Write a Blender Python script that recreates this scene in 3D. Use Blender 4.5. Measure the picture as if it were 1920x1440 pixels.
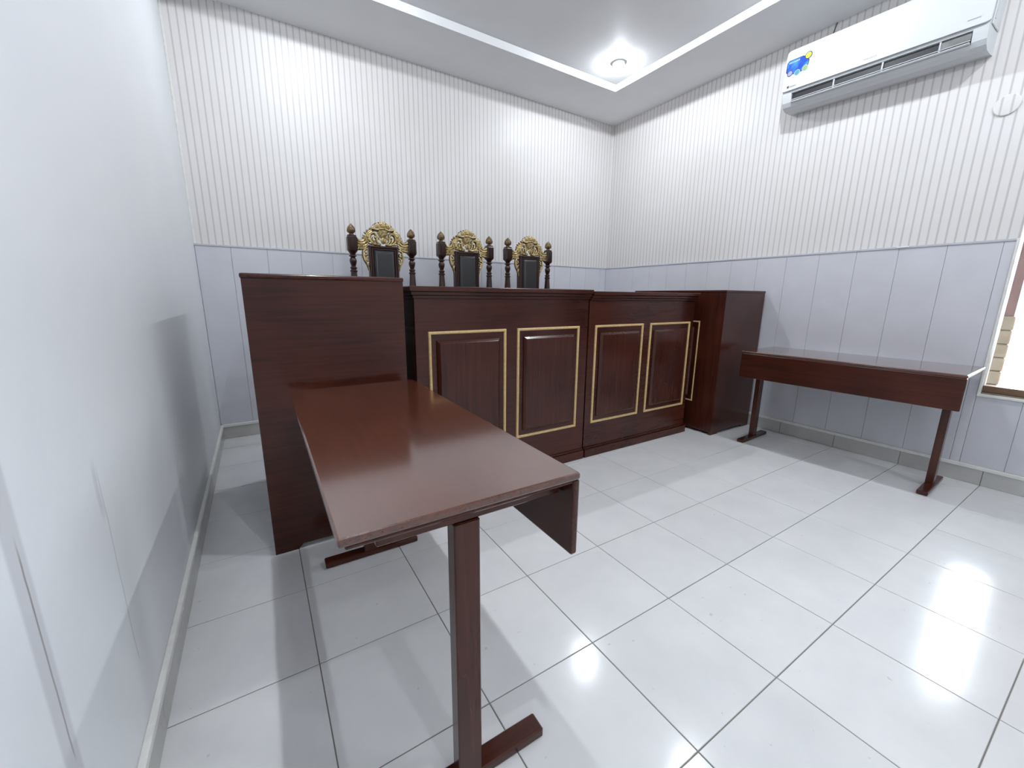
import bpy, bmesh, math, random
from mathutils import Vector, Matrix

for o in list(bpy.data.objects):
    bpy.data.objects.remove(o, do_unlink=True)
scene = bpy.context.scene
COL = scene.collection
random.seed(7)

# ------------------------------------------------------------------ camera
CAM_H = 1.1582
cam_data = bpy.data.cameras.new('camera')
cam = bpy.data.objects.new('camera', cam_data)
COL.objects.link(cam)
_r = Vector((0.84837, -0.52932, 0.00921))
_u = Vector((0.10467, 0.18477, 0.97719))
_f = Vector((0.51895, 0.82806, -0.21216))
cam.matrix_world = Matrix(((_r.x, _u.x, -_f.x, 0), (_r.y, _u.y, -_f.y, 0),
                           (_r.z, _u.z, -_f.z, CAM_H), (0, 0, 0, 1)))
cam_data.sensor_fit = 'HORIZONTAL'
cam_data.sensor_width = 36.0
cam_data.lens = 36.0 * 758.52 / 1920.0
cam_data.clip_start = 0.02
scene.camera = cam

# ------------------------------------------------------------------ world, exposure
SKY_STRENGTH = 34.0
LAMP_STRENGTH = 2300.0
world = bpy.data.worlds.new('world')
scene.world = world
world.use_nodes = True
_bg = world.node_tree.nodes['Background']
_bg.inputs['Color'].default_value = (0.90, 0.95, 1.0, 1)
_bg.inputs['Strength'].default_value = SKY_STRENGTH
vs = scene.view_settings
vs.view_transform = 'Standard'
vs.look = 'None'
vs.exposure = 0.24
vs.gamma = 1.0
vs.use_curve_mapping = False
scene.cycles.caustics_reflective = False
scene.cycles.caustics_refractive = False
scene.cycles.sample_clamp_indirect = 1.5
scene.cycles.blur_glossy = 2.0
scene.cycles.glossy_bounces = 3

# ------------------------------------------------------------------ room numbers (metres)
XL, XR, YB, YF = -0.333, 3.828, 3.889, -2.9
ZC, ZT = 3.133, 3.200            # soffit and tray ceiling
ZR = 1.508                       # dado rail
TX0, TY0, TDX, TDY = 0.0564, 1.2361, 0.4023, 0.3977   # floor tile grid
TRAY = (XL + 0.60, 3.231, -2.25, 3.289)


# ================================================================== helpers
def mat(name):
    m = bpy.data.materials.new(name)
    m.use_nodes = True
    nt = m.node_tree
    b = nt.nodes['Principled BSDF']
    return m, nt, b


def node(nt, typ, **kw):
    n = nt.nodes.new(typ)
    for k, v in kw.items():
        if k in n.inputs:
            n.inputs[k].default_value = v
        else:
            setattr(n, k, v)
    return n


def ramp(nt, fac, stops):
    r = nt.nodes.new('ShaderNodeValToRGB')
    el = r.color_ramp.elements
    while len(el) < len(stops):
        el.new(0.5)
    for e, (p, c) in zip(el, stops):
        e.position = p
        e.color = (c[0], c[1], c[2], 1)
    nt.links.new(fac, r.inputs[0])
    return r.outputs[0]


def objcoord(nt, scale=(1, 1, 1)):
    tc = nt.nodes.new('ShaderNodeTexCoord')
    mp = nt.nodes.new('ShaderNodeMapping')
    mp.inputs['Scale'].default_value = scale
    nt.links.new(tc.outputs['Object'], mp.inputs['Vector'])
    return mp.outputs[0]


def plain(name, col, rough=0.5, metal=0.0, spec=0.5, noise=0.0, nscale=20):
    m, nt, b = mat(name)
    b.inputs['Base Color'].default_value = (*col, 1)
    b.inputs['Roughness'].default_value = rough
    b.inputs['Metallic'].default_value = metal
    b.inputs['Specular IOR Level'].default_value = spec
    if noise:
        v = objcoord(nt)
        n = node(nt, 'ShaderNodeTexNoise', Scale=nscale, Detail=4.0)
        nt.links.new(v, n.inputs['Vector'])
        c0 = [max(0, c * (1 - noise)) for c in col]
        c1 = [min(1, c * (1 + noise)) for c in col]
        nt.links.new(ramp(nt, n.outputs[0], [(0.3, c0), (0.7, c1)]), b.inputs['Base Color'])
    return m


def wood(name, dark, light, axis, rough=0.24, coat=0.12):
    """varnished mahogany, grain along the given axis"""
    m, nt, b = mat(name)
    sc = [22.0, 22.0, 22.0]
    sc[axis] = 0.9
    v = objcoord(nt, sc)
    n1 = node(nt, 'ShaderNodeTexNoise', Scale=3.5, Detail=5.0, Roughness=0.5, Distortion=0.15)
    nt.links.new(v, n1.inputs['Vector'])
    v2 = objcoord(nt)
    n2 = node(nt, 'ShaderNodeTexNoise', Scale=2.6, Detail=3.0)
    nt.links.new(v2, n2.inputs['Vector'])
    mx = node(nt, 'ShaderNodeMath', operation='MULTIPLY_ADD')
    mx.inputs[1].default_value = 0.5
    nt.links.new(n1.outputs[0], mx.inputs[0])
    half = node(nt, 'ShaderNodeMath', operation='MULTIPLY')
    half.inputs[1].default_value = 0.5
    nt.links.new(n2.outputs[0], half.inputs[0])
    nt.links.new(half.outputs[0], mx.inputs[2])
    nt.links.new(ramp(nt, mx.outputs[0], [(0.36, dark), (0.64, light)]), b.inputs['Base Color'])
    b.inputs['Roughness'].default_value = rough
    b.inputs['Specular IOR Level'].default_value = 0.36
    b.inputs['Coat Weight'].default_value = coat
    b.inputs['Coat Roughness'].default_value = 0.12
    return m


def wallpaper(name, axis):
    m, nt, b = mat(name)
    tc = nt.nodes.new('ShaderNodeTexCoord')
    sx = nt.nodes.new('ShaderNodeSeparateXYZ')
    nt.links.new(tc.outputs['Object'], sx.inputs[0])
    p = node(nt, 'ShaderNodeMath', operation='DIVIDE')
    p.inputs[1].default_value = 0.0438
    nt.links.new(sx.outputs[axis], p.inputs[0])
    fr = node(nt, 'ShaderNodeMath', operation='FRACT')
    nt.links.new(p.outputs[0], fr.inputs[0])
    W, L, S = (0.755, 0.735, 0.735), (0.55, 0.53, 0.53), (0.66, 0.64, 0.64)
    stripe = ramp(nt, fr.outputs[0], [(0.0, W), (0.34, W), (0.40, S), (0.44, L), (0.56, L), (0.60, S), (0.66, W), (1.0, W)])
    n = node(nt, 'ShaderNodeTexNoise', Scale=1.6, Detail=4.0, Roughness=0.6)
    nt.links.new(tc.outputs['Object'], n.inputs['Vector'])
    dirt = ramp(nt, n.outputs[0], [(0.3, (1, 1, 1)), (0.75, (0.94, 0.93, 0.91))])
    mm = nt.nodes.new('ShaderNodeMix')
    mm.data_type = 'RGBA'
    mm.blend_type = 'MULTIPLY'
    mm.inputs[0].default_value = 1.0
    nt.links.new(stripe, mm.inputs[6])
    nt.links.new(dirt, mm.inputs[7])
    nt.links.new(mm.outputs[2], b.inputs['Base Color'])
    b.inputs['Roughness'].default_value = 0.42
    b.inputs['Specular IOR Level'].default_value = 0.4
    n2 = node(nt, 'ShaderNodeTexNoise', Scale=2.3, Detail=3.0)
    nt.links.new(tc.outputs['Object'], n2.inputs['Vector'])
    bp = node(nt, 'ShaderNodeBump', Strength=0.22, Distance=0.02)
    nt.links.new(n2.outputs[0], bp.inputs['Height'])
    n3 = node(nt, 'ShaderNodeTexNoise', Scale=160.0, Detail=2.0)
    nt.links.new(tc.outputs['Object'], n3.inputs['Vector'])
    bp2 = node(nt, 'ShaderNodeBump', Strength=0.12, Distance=0.002)
    nt.links.new(n3.outputs[0], bp2.inputs['Height'])
    nt.links.new(bp.outputs[0], bp2.inputs['Normal'])
    nt.links.new(bp2.outputs[0], b.inputs['Normal'])
    return m


def tile_mat(name, c0, c1, rough):
    m, nt, b = mat(name)
    tc = nt.nodes.new('ShaderNodeTexCoord')
    oi = nt.nodes.new('ShaderNodeObjectInfo')
    va = node(nt, 'ShaderNodeVectorMath', operation='ADD')
    nt.links.new(tc.outputs['Object'], va.inputs[0])
    nt.links.new(oi.outputs['Location'], va.inputs[1])
    n = node(nt, 'ShaderNodeTexNoise', Scale=4.0, Detail=6.0, Roughness=0.6)
    nt.links.new(va.outputs[0], n.inputs['Vector'])
    col = ramp(nt, n.outputs[0], [(0.3, c0), (0.7, c1)])
    hs = nt.nodes.new('ShaderNodeHueSaturation')
    mr = node(nt, 'ShaderNodeMapRange')
    mr.inputs['To Min'].default_value = 0.975
    mr.inputs['To Max'].default_value = 1.02
    nt.links.new(oi.outputs['Random'], mr.inputs['Value'])
    nt.links.new(mr.outputs[0], hs.inputs['Value'])
    nt.links.new(col, hs.inputs['Color'])
    # small specks of dirt
    n2 = node(nt, 'ShaderNodeTexNoise', Scale=38.0, Detail=1.0)
    nt.links.new(va.outputs[0], n2.inputs['Vector'])
    sp = ramp(nt, n2.outputs[0], [(0.76, (1, 1, 1)), (0.79, (0.72, 0.70, 0.67))])
    mm = nt.nodes.new('ShaderNodeMix')
    mm.data_type = 'RGBA'
    mm.blend_type = 'MULTIPLY'
    mm.inputs[0].default_value = 0.6
    nt.links.new(hs.outputs[0], mm.inputs[6])
    nt.links.new(sp, mm.inputs[7])
    nt.links.new(mm.outputs[2], b.inputs['Base Color'])
    n3 = node(nt, 'ShaderNodeTexNoise', Scale=7.0, Detail=4.0)
    nt.links.new(va.outputs[0], n3.inputs['Vector'])
    rr = node(nt, 'ShaderNodeMapRange')
    rr.inputs['To Min'].default_value = rough * 0.7
    rr.inputs['To Max'].default_value = rough * 1.4
    nt.links.new(n3.outputs[0], rr.inputs['Value'])
    nt.links.new(rr.outputs[0], b.inputs['Roughness'])
    return m


def paint_left():
    """cool white wall paint with faint scuffs and scratches"""
    m, nt, b = mat('left_wall_paint')
    tc = nt.nodes.new('ShaderNodeTexCoord')
    n = node(nt, 'ShaderNodeTexNoise', Scale=1.3, Detail=5.0, Roughness=0.65)
    nt.links.new(tc.outputs['Object'], n.inputs['Vector'])
    base = ramp(nt, n.outputs[0], [(0.3, (0.79, 0.81, 0.845)), (0.7, (0.83, 0.845, 0.87))])
    mp = nt.nodes.new('ShaderNodeMapping')
    mp.inputs['Scale'].default_value = (1, 9.0, 3.2)
    mp.inputs['Rotation'].default_value = (0.35, 0, 0)
    nt.links.new(tc.outputs['Object'], mp.inputs['Vector'])
    n2 = node(nt, 'ShaderNodeTexNoise', Scale=1.9, Detail=7.0, Roughness=0.7)
    nt.links.new(mp.outputs[0], n2.inputs['Vector'])
    sc = ramp(nt, n2.outputs[0], [(0.71, (1, 1, 1)), (0.77, (0.80, 0.79, 0.79))])
    mm = nt.nodes.new('ShaderNodeMix')
    mm.data_type = 'RGBA'
    mm.blend_type = 'MULTIPLY'
    mm.inputs[0].default_value = 0.75
    nt.links.new(base, mm.inputs[6])
    nt.links.new(sc, mm.inputs[7])
    # darker vertical strip with a crack in it, and a thin streak further along
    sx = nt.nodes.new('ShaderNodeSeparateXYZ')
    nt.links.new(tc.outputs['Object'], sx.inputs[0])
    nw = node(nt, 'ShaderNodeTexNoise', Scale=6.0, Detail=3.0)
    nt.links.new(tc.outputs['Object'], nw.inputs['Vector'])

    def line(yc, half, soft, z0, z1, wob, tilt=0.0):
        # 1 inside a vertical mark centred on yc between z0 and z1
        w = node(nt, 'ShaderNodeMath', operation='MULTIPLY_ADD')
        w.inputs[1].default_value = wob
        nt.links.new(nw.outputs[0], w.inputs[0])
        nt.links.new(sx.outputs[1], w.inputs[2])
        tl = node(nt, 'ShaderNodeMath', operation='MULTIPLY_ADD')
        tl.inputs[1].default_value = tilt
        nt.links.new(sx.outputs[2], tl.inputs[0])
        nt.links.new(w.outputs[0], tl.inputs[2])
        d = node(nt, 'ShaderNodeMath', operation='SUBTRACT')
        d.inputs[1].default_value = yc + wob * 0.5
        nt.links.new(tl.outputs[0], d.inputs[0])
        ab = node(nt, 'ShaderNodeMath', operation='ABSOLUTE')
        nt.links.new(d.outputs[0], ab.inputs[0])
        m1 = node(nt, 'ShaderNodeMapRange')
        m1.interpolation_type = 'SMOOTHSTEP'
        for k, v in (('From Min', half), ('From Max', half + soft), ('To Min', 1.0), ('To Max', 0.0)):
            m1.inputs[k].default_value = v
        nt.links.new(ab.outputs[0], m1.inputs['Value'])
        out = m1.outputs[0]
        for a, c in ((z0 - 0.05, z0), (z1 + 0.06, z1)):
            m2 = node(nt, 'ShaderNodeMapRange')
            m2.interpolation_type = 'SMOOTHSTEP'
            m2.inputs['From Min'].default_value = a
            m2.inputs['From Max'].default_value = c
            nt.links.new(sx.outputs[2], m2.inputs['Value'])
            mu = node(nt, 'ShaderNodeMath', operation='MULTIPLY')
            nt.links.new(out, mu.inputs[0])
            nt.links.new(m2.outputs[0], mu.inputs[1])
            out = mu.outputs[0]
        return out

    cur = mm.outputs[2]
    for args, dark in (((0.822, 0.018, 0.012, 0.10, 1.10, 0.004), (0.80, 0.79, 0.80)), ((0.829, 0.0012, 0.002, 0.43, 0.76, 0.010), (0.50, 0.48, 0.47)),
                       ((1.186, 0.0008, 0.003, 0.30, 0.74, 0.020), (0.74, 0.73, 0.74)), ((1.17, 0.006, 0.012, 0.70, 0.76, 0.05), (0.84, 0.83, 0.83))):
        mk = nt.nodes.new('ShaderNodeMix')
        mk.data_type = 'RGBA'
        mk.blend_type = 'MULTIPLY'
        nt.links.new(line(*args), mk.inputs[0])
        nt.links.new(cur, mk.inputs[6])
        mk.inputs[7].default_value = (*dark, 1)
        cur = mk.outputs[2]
    nt.links.new(cur, b.inputs['Base Color'])
    b.inputs['Roughness'].default_value = 0.38
    n3 = node(nt, 'ShaderNodeTexNoise', Scale=3.0, Detail=4.0)
    nt.links.new(tc.outputs['Object'], n3.inputs['Vector'])
    bp = node(nt, 'ShaderNodeBump', Strength=0.15, Distance=0.015)
    nt.links.new(n3.outputs[0], bp.inputs['Height'])
    nt.links.new(bp.outputs[0], b.inputs['Normal'])
    return m


def gold_mat():
    m, nt, b = mat('antique_gold')
    v = objcoord(nt)
    n = node(nt, 'ShaderNodeTexNoise', Scale=60.0, Detail=4.0, Roughness=0.6)
    nt.links.new(v, n.inputs['Vector'])
    nt.links.new(ramp(nt, n.outputs[0], [(0.34, (0.13, 0.075, 0.026)), (0.47, (0.48, 0.35, 0.14)), (0.70, (0.78, 0.66, 0.38))]), b.inputs['Base Color'])
    b.inputs['Metallic'].default_value = 0.4
    b.inputs['Roughness'].default_value = 0.36
    return m


M = {}
DK, LT = (0.030, 0.0062, 0.0036), (0.066, 0.0150, 0.0076)
M['wood_x'] = wood('mahogany_grain_x', DK, LT, 0)
M['wood_y'] = wood('mahogany_grain_y', DK, LT, 1)
M['wood_z'] = wood('mahogany_grain_z', DK, LT, 2)
M['top'] = wood('mahogany_table_top', (0.060, 0.015, 0.0070), (0.100, 0.028, 0.0125), 1, 0.20, 1.0)
M['top'].node_tree.nodes['Principled BSDF'].inputs['Coat IOR'].default_value = 1.65
M['chair_wood'] = wood('chair_walnut', (0.016, 0.006, 0.0045), (0.042, 0.015, 0.010), 2, 0.28, 0.2)
M['trim_gold'] = plain('pale_gold_moulding', (0.62, 0.43, 0.20), 0.38, 0.0, 0.5, 0.12, 60)
M['gold'] = gold_mat()
M['dull_gold'] = plain('dull_gilding', (0.16, 0.10, 0.045), 0.4, 0.4, 0.5, 0.6, 70)
M['leather'] = plain('black_leather', (0.017, 0.0155, 0.017), 0.38, 0, 0.42, 0.25, 90)
M['paper_x'] = wallpaper('striped_wallpaper_back', 0)
M['paper_y'] = wallpaper('striped_wallpaper_right', 1)
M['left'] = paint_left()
M['ceil'] = plain('ceiling_paint', (0.90, 0.905, 0.915), 0.6, 0, 0.3, 0.02, 3)
M['rear'] = plain('rear_wall_paint', (0.74, 0.75, 0.77), 0.5, 0, 0.3, 0.02, 3)
M['panel'] = plain('grey_wall_panel', (0.62, 0.62, 0.67), 0.30, 0, 0.5, 0.03, 6)
M['rail'] = plain('grey_rail', (0.50, 0.51, 0.56), 0.30)
M['white'] = plain('white_plastic', (0.82, 0.84, 0.87), 0.22)
M['acwhite'] = plain('air_conditioner_plastic', (0.62, 0.64, 0.66), 0.20)
M['white_trim'] = plain('white_trim', (0.78, 0.77, 0.74), 0.40, 0, 0.5, 0.05, 30)
M['tile'] = tile_mat('floor_tile_glaze', (0.70, 0.70, 0.71), (0.77, 0.77, 0.775), 0.13)
M['skirt'] = tile_mat('skirting_tile_glaze', (0.46, 0.45, 0.435), (0.56, 0.555, 0.54), 0.22)
M['grout'] = plain('grout', (0.20, 0.19, 0.17), 0.85)
M['dark'] = plain('vent_black', (0.012, 0.012, 0.016), 0.5)
M['greyplastic'] = plain('grey_plastic', (0.52, 0.53, 0.57), 0.3)
M['outlet'] = plain('outlet_grey', (0.16, 0.165, 0.16), 0.4, 0, 0.5, 0.4, 12)
M['mark'] = plain('grey_print', (0.36, 0.38, 0.44), 0.4)
M['ink'] = plain('dark_print', (0.06, 0.06, 0.09), 0.4)
M['blue'] = None
M['yellow'] = plain('sticker_yellow', (0.46, 0.52, 0.08), 0.3, 0, 0.5, 0.2, 40)
M['green'] = plain('sticker_green', (0.26, 0.36, 0.15), 0.3)
M['lilac'] = plain('sticker_lilac', (0.34, 0.31, 0.48), 0.3)
M['teal'] = plain('sticker_teal', (0.08, 0.26, 0.38), 0.3)
M['palebadge'] = plain('sticker_badge_rim', (0.38, 0.48, 0.56), 0.3)
M['navy'] = plain('sticker_navy', (0.015, 0.03, 0.10), 0.3)
M['wire'] = plain('brown_wire', (0.10, 0.065, 0.055), 0.5)
M['bronze'] = plain('bronze_aluminium', (0.20, 0.12, 0.075), 0.35, 0.4)
M['ground'] = plain('sunlit_concrete', (0.55, 0.53, 0.48), 0.8, 0, 0.3, 0.1, 3)
M['cream'] = plain('cream_pillar_tile', (0.27, 0.24, 0.19), 0.6, 0, 0.3, 0.2, 9)
M['plum'] = plain('brown_pillar_paint', (0.075, 0.043, 0.042), 0.6, 0, 0.3, 0.2, 9)
M['tan'] = plain('tan_pillar_paint', (0.38, 0.20, 0.12), 0.6, 0, 0.3, 0.1, 5)

_m, _nt, _b = mat('sticker_blue')
_v = objcoord(_nt)
_g = node(_nt, 'ShaderNodeTexNoise', Scale=11.0, Detail=2.0)
_nt.links.new(_v, _g.inputs['Vector'])
_nt.links.new(ramp(_nt, _g.outputs[0], [(0.35, (0.02, 0.07, 0.42)), (0.6, (0.09, 0.38, 0.82))]), _b.inputs['Base Color'])
_b.inputs['Roughness'].default_value = 0.25
M['blue'] = _m

_m, _nt, _b = mat('lamp_emitter')
_b.inputs['Base Color'].default_value = (1, 1, 1, 1)
_b.inputs['Emission Color'].default_value = (0.90, 0.955, 1.0, 1)
_b.inputs['Emission Strength'].default_value = LAMP_STRENGTH
M['lamp'] = _m
_m, _nt, _b = mat('lamp_frosted_lens')
_b.inputs['Base Color'].default_value = (0.9, 0.92, 0.95, 1)
_b.inputs['Emission Color'].default_value = (0.90, 0.955, 1.0, 1)
_b.inputs['Emission Strength'].default_value = 12.0
M['lens'] = _m

_m, _nt, _b = mat('window_glass')
_nt.nodes.remove(_b)
_tr = node(_nt, 'ShaderNodeBsdfTransparent')
_tr.inputs['Color'].default_value = (0.93, 0.95, 0.95, 1)
_gl = node(_nt, 'ShaderNodeBsdfGlossy')
_gl.inputs['Roughness'].default_value = 0.02
_fr = node(_nt, 'ShaderNodeFresnel', IOR=1.45)
_mx = _nt.nodes.new('ShaderNodeMixShader')
_nt.links.new(_fr.outputs[0], _mx.inputs[0])
_nt.links.new(_tr.outputs[0], _mx.inputs[1])
_nt.links.new(_gl.outputs[0], _mx.inputs[2])
_nt.links.new(_mx.outputs[0], _nt.nodes['Material Output'].inputs['Surface'])
M['glass'] = _m


def link(name, me, parent=None, loc=None):
    o = bpy.data.objects.new(name, me)
    COL.objects.link(o)
    if parent is not None:
        o.parent = parent
    if loc is not None:
        o.location = loc
    return o


def obj(name, bm, material, parent=None, smooth=False, loc=None):
    bmesh.ops.recalc_face_normals(bm, faces=bm.faces[:])
    me = bpy.data.meshes.new(name)
    bm.to_mesh(me)
    bm.free()
    me.materials.append(M[material] if isinstance(material, str) else material)
    if smooth:
        for p in me.polygons:
            p.use_smooth = True
        try:
            me.set_sharp_from_angle(angle=math.radians(32))
        except Exception:
            pass
    return link(name, me, parent, loc)


def tag(o, label=None, cat=None, group=None, kind=None):
    if label:
        o['label'] = label
    if cat:
        o['category'] = cat
    if group:
        o['group'] = group
    if kind:
        o['kind'] = kind
    return o


def thing(name, label, cat, loc=(0, 0, 0), rz=0.0, group=None):
    o = bpy.data.objects.new(name, None)
    COL.objects.link(o)
    o.empty_display_size = 0.1
    o.location = loc
    o.rotation_euler = (0, 0, rz)
    return tag(o, label, cat, group)


def copy_tree(o, parent=None):
    c = o.copy()
    COL.objects.link(c)
    c.parent = parent
    for ch in [x for x in bpy.data.objects if x.parent == o]:
        copy_tree(ch, c)
    return c


def box(bm, x0, x1, y0, y1, z0, z1, bev=0.0, seg=1):
    ps = [(x0, y0, z0), (x1, y0, z0), (x1, y1, z0), (x0, y1, z0), (x0, y0, z1), (x1, y0, z1), (x1, y1, z1), (x0, y1, z1)]
    vs_ = [bm.verts.new(p) for p in ps]
    fs = [bm.faces.new([vs_[i] for i in f]) for f in ((3, 2, 1, 0), (4, 5, 6, 7), (0, 1, 5, 4), (1, 2, 6, 5), (2, 3, 7, 6), (3, 0, 4, 7))]
    if bev > 0:
        es = list({e for f in fs for e in f.edges})
        bmesh.ops.bevel(bm, geom=es, offset=bev, segments=seg, affect='EDGES', profile=0.5)
    return bm


def B(x0, x1, y0, y1, z0, z1, bev=0.0, seg=1):
    return box(bmesh.new(), x0, x1, y0, y1, z0, z1, bev, seg)


def loops_mesh(bm, rings, cap_first=False, cap_last=False, close=True):
    """join successive rings of points"""
    vr = [[bm.verts.new(p) for p in r] for r in rings]
    n = len(vr[0])
    for a, b in zip(vr[:-1], vr[1:]):
        for i in range(n if close else n - 1):
            j = (i + 1) % n
            bm.faces.new([a[i], a[j], b[j], b[i]])
    if cap_first:
        bm.faces.new(vr[0][::-1])
    if cap_last:
        bm.faces.new(vr[-1])
    return bm


def lathe(bm, prof, cx=0, cy=0, n=16, flute=0.0, nf=0, zr=(0, 0)):
    rings = []
    for r, z in prof:
        ring = []
        for i in range(n):
            a = 2 * math.pi * i / n
            rr = r
            if flute and zr[0] <= z <= zr[1]:
                rr = r * (1 - flute * (0.5 - 0.5 * math.cos(a * nf)))
            ring.append((cx + rr * math.cos(a), cy + rr * math.sin(a), z))
        rings.append(ring)
    return loops_mesh(bm, rings, True, True)


def catmull(P, sub):
    out = []
    n = len(P)
    for i in range(n - 1):
        p0, p1, p2, p3 = P[max(i - 1, 0)], P[i], P[i + 1], P[min(i + 2, n - 1)]
        for s in range(sub):
            t = s / sub
            out.append(tuple(0.5 * ((2 * b) + (-a + c) * t + (2 * a - 5 * b + 4 * c - d) * t * t + (-a + 3 * b - 3 * c + d) * t ** 3)
                             for a, b, c, d in zip(p0, p1, p2, p3)))
    out.append(tuple(P[-1]))
    return out


def sweep(bm, pts, r0, r1, mid=None, y=0.0, flat=1.0, n=7, sub=4):
    """tapered round carving stroke through (x, z) points on the chair back's plane"""
    P = catmull(pts, sub)
    m = len(P)
    rings = []
    for i, (x, z) in enumerate(P):
        a, b = P[max(i - 1, 0)], P[min(i + 1, m - 1)]
        tx, tz = b[0] - a[0], b[1] - a[1]
        l = math.hypot(tx, tz) or 1
        nx, nz = -tz / l, tx / l
        t = i / (m - 1)
        r = r0 + (r1 - r0) * t
        if mid:
            r += (mid - (r0 + r1) / 2) * math.sin(math.pi * t)
        ring = []
        for k in range(n):
            an = 2 * math.pi * k / n
            ring.append((x + nx * r * math.cos(an), y - r * flat * math.sin(an), z + nz * r * math.cos(an)))
        rings.append(ring)
    return loops_mesh(bm, rings, True, True)


def rect_loops(bm, plane, rects, cap=True, close_back=False):
    """nested rectangles (u0,u1,v0,v1,depth); plane maps (u,v,d) to xyz"""
    rings = [[plane(u0, v0, d), plane(u1, v0, d), plane(u1, v1, d), plane(u0, v1, d)] for u0, u1, v0, v1, d in rects]
    return loops_mesh(bm, rings, close_back, cap)


def frame_moulding(plane, u0, u1, v0, v1, w=0.017, h=0.010):
    prof = [(0, 0), (0.001, h * 0.7), (w * 0.25, h), (w * 0.7, h), (w * 0.97, h * 0.55), (w, 0)]
    return rect_loops(bmesh.new(), plane, [(u0 + a, u1 - a, v0 + a, v1 - a, d) for a, d in prof], cap=False)


def raised_field(plane, u0, u1, v0, v1, h=0.021):
    prof = [(0, 0), (0.001, h * 0.35), (0.003, h * 0.45), (0.014, h * 0.92), (0.017, h), (0.020, h)]
    return rect_loops(bmesh.new(), plane, [(u0 + a, u1 - a, v0 + a, v1 - a, d) for a, d in prof], cap=True)


# ================================================================== THE SETTING
# floor: grout bed with every tile a piece of its own
floor = tag(obj('floor', B(XL, XR, YF, YB, -0.12, -0.0022), 'grout'), kind='structure', label='white glossy square tile floor with thin dark joints')
full_me = None
GAP = 0.0016


def tile_bm(x0, x1, y0, y1):
    bm = bmesh.new()
    c = 0.0012
    rings = [[(a, b, z) for a, b in ((x0 + i, y0 + i), (x1 - i, y0 + i), (x1 - i, y1 - i), (x0 + i, y1 - i))]
             for i, z in ((0, -0.008), (0, -c), (c, 0.0))]
    return loops_mesh(bm, rings, False, True)


nx0 = math.floor((XL - TX0) / TDX)
nx1 = math.ceil((XR - TX0) / TDX)
ny0 = math.floor((YF - TY0) / TDY)
ny1 = math.ceil((YB - TY0) / TDY)
for j in range(ny0, ny1):
    for i in range(nx0, nx1):
        gx0, gy0 = TX0 + i * TDX, TY0 + j * TDY
        x0, x1 = max(gx0, XL) + GAP, min(gx0 + TDX, XR) - GAP
        y0, y1 = max(gy0, YF) + GAP, min(gy0 + TDY, YB) - GAP
        if x1 - x0 < 0.01 or y1 - y0 < 0.01:
            continue
        whole = abs((x1 - x0) - (TDX - 2 * GAP)) < 1e-6 and abs((y1 - y0) - (TDY - 2 * GAP)) < 1e-6
        if whole:
            if full_me is None:
                t = obj('floor_tile', tile_bm(-TDX / 2 + GAP, TDX / 2 - GAP, -TDY / 2 + GAP, TDY / 2 - GAP), 'tile', floor)
                full_me = t.data
            else:
                t = link('floor_tile', full_me, floor)
            t.location = (gx0 + TDX / 2, gy0 + TDY / 2, random.uniform(-0.0003, 0.0003))
            t.rotation_euler = (random.uniform(-0.0012, 0.0012), random.uniform(-0.0012, 0.0012), 0)
        else:
            cx, cy = (x0 + x1) / 2, (y0 + y1) / 2
            obj('floor_tile', tile_bm(x0 - cx, x1 - cx, y0 - cy, y1 - cy), 'tile', floor, loc=(cx, cy, 0))

# walls
WIN = (-0.62, 0.54, 0.584, 2.08)     # window opening in the right wall: y0, y1, z0, z1
FILL_WIN = (-2.55, -1.90, 0.584, 2.08)   # unseen opening added behind the camera for soft fill light
WT = 0.20
WR = 0.10                          # right wall is thinner
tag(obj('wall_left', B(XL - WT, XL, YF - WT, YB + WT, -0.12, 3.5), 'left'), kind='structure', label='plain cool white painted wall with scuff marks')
wall_back = tag(obj('wall_back', B(XL, XR, YB, YB + WT, -0.12, 3.5), 'paper_x'), kind='structure', label='pinstriped white wallpaper wall behind the three carved chairs')
bm = bmesh.new()
box(bm, XR, XR + WR, WIN[1], YB + WT, -0.12, 3.5)
box(bm, XR, XR + WR, YF - WT, FILL_WIN[0], -0.12, 3.5)
box(bm, XR, XR + WR, FILL_WIN[1], WIN[0], -0.12, 3.5)
box(bm, XR, XR + WR, FILL_WIN[0], FILL_WIN[1], -0.12, FILL_WIN[2])
box(bm, XR, XR + WR, FILL_WIN[0], FILL_WIN[1], FILL_WIN[3], 3.5)
box(bm, XR, XR + WR, WIN[0], WIN[1], -0.12, WIN[2])
box(bm, XR, XR + WR, WIN[0], WIN[1], WIN[3], 3.5)
wall_right = tag(obj('wall_right', bm, 'paper_y'), kind='structure', label='pinstriped white wallpaper wall with the air conditioner and window')
tag(obj('wall_rear', B(XL, XR, YF - WT, YF, -0.12, 3.5), 'rear'), kind='structure')

# ceiling: raised tray with lower soffit ring
ceiling = tag(obj('ceiling', B(XL, XR, YF, YB, ZT, 3.5), 'ceil'), kind='structure', label='white tray ceiling with lowered border')
tx0, tx1, ty0, ty1 = TRAY


def soffit_band(x0, x1, y0, y1):
    return B(x0, x1, y0, y1, ZC, ZT - 0.010)


bm = bmesh.new()
for (zz0, zz1, g) in ((ZC, ZT - 0.009, 0.0), (ZT - 0.009, ZT, 0.012)):
    box(bm, XL, tx0 - g, YF, YB, zz0, zz1)
    box(bm, tx1 + g, XR, YF, YB, zz0, zz1)
    box(bm, tx0 - g, tx1 + g, ty1 + g, YB, zz0, zz1)
    box(bm, tx0 - g, tx1 + g, YF, ty0 - g, zz0, zz1)
obj('soffit', bm, 'ceil', ceiling)

# skirting of cut tiles with a white cap strip
SH = 0.098


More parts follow.
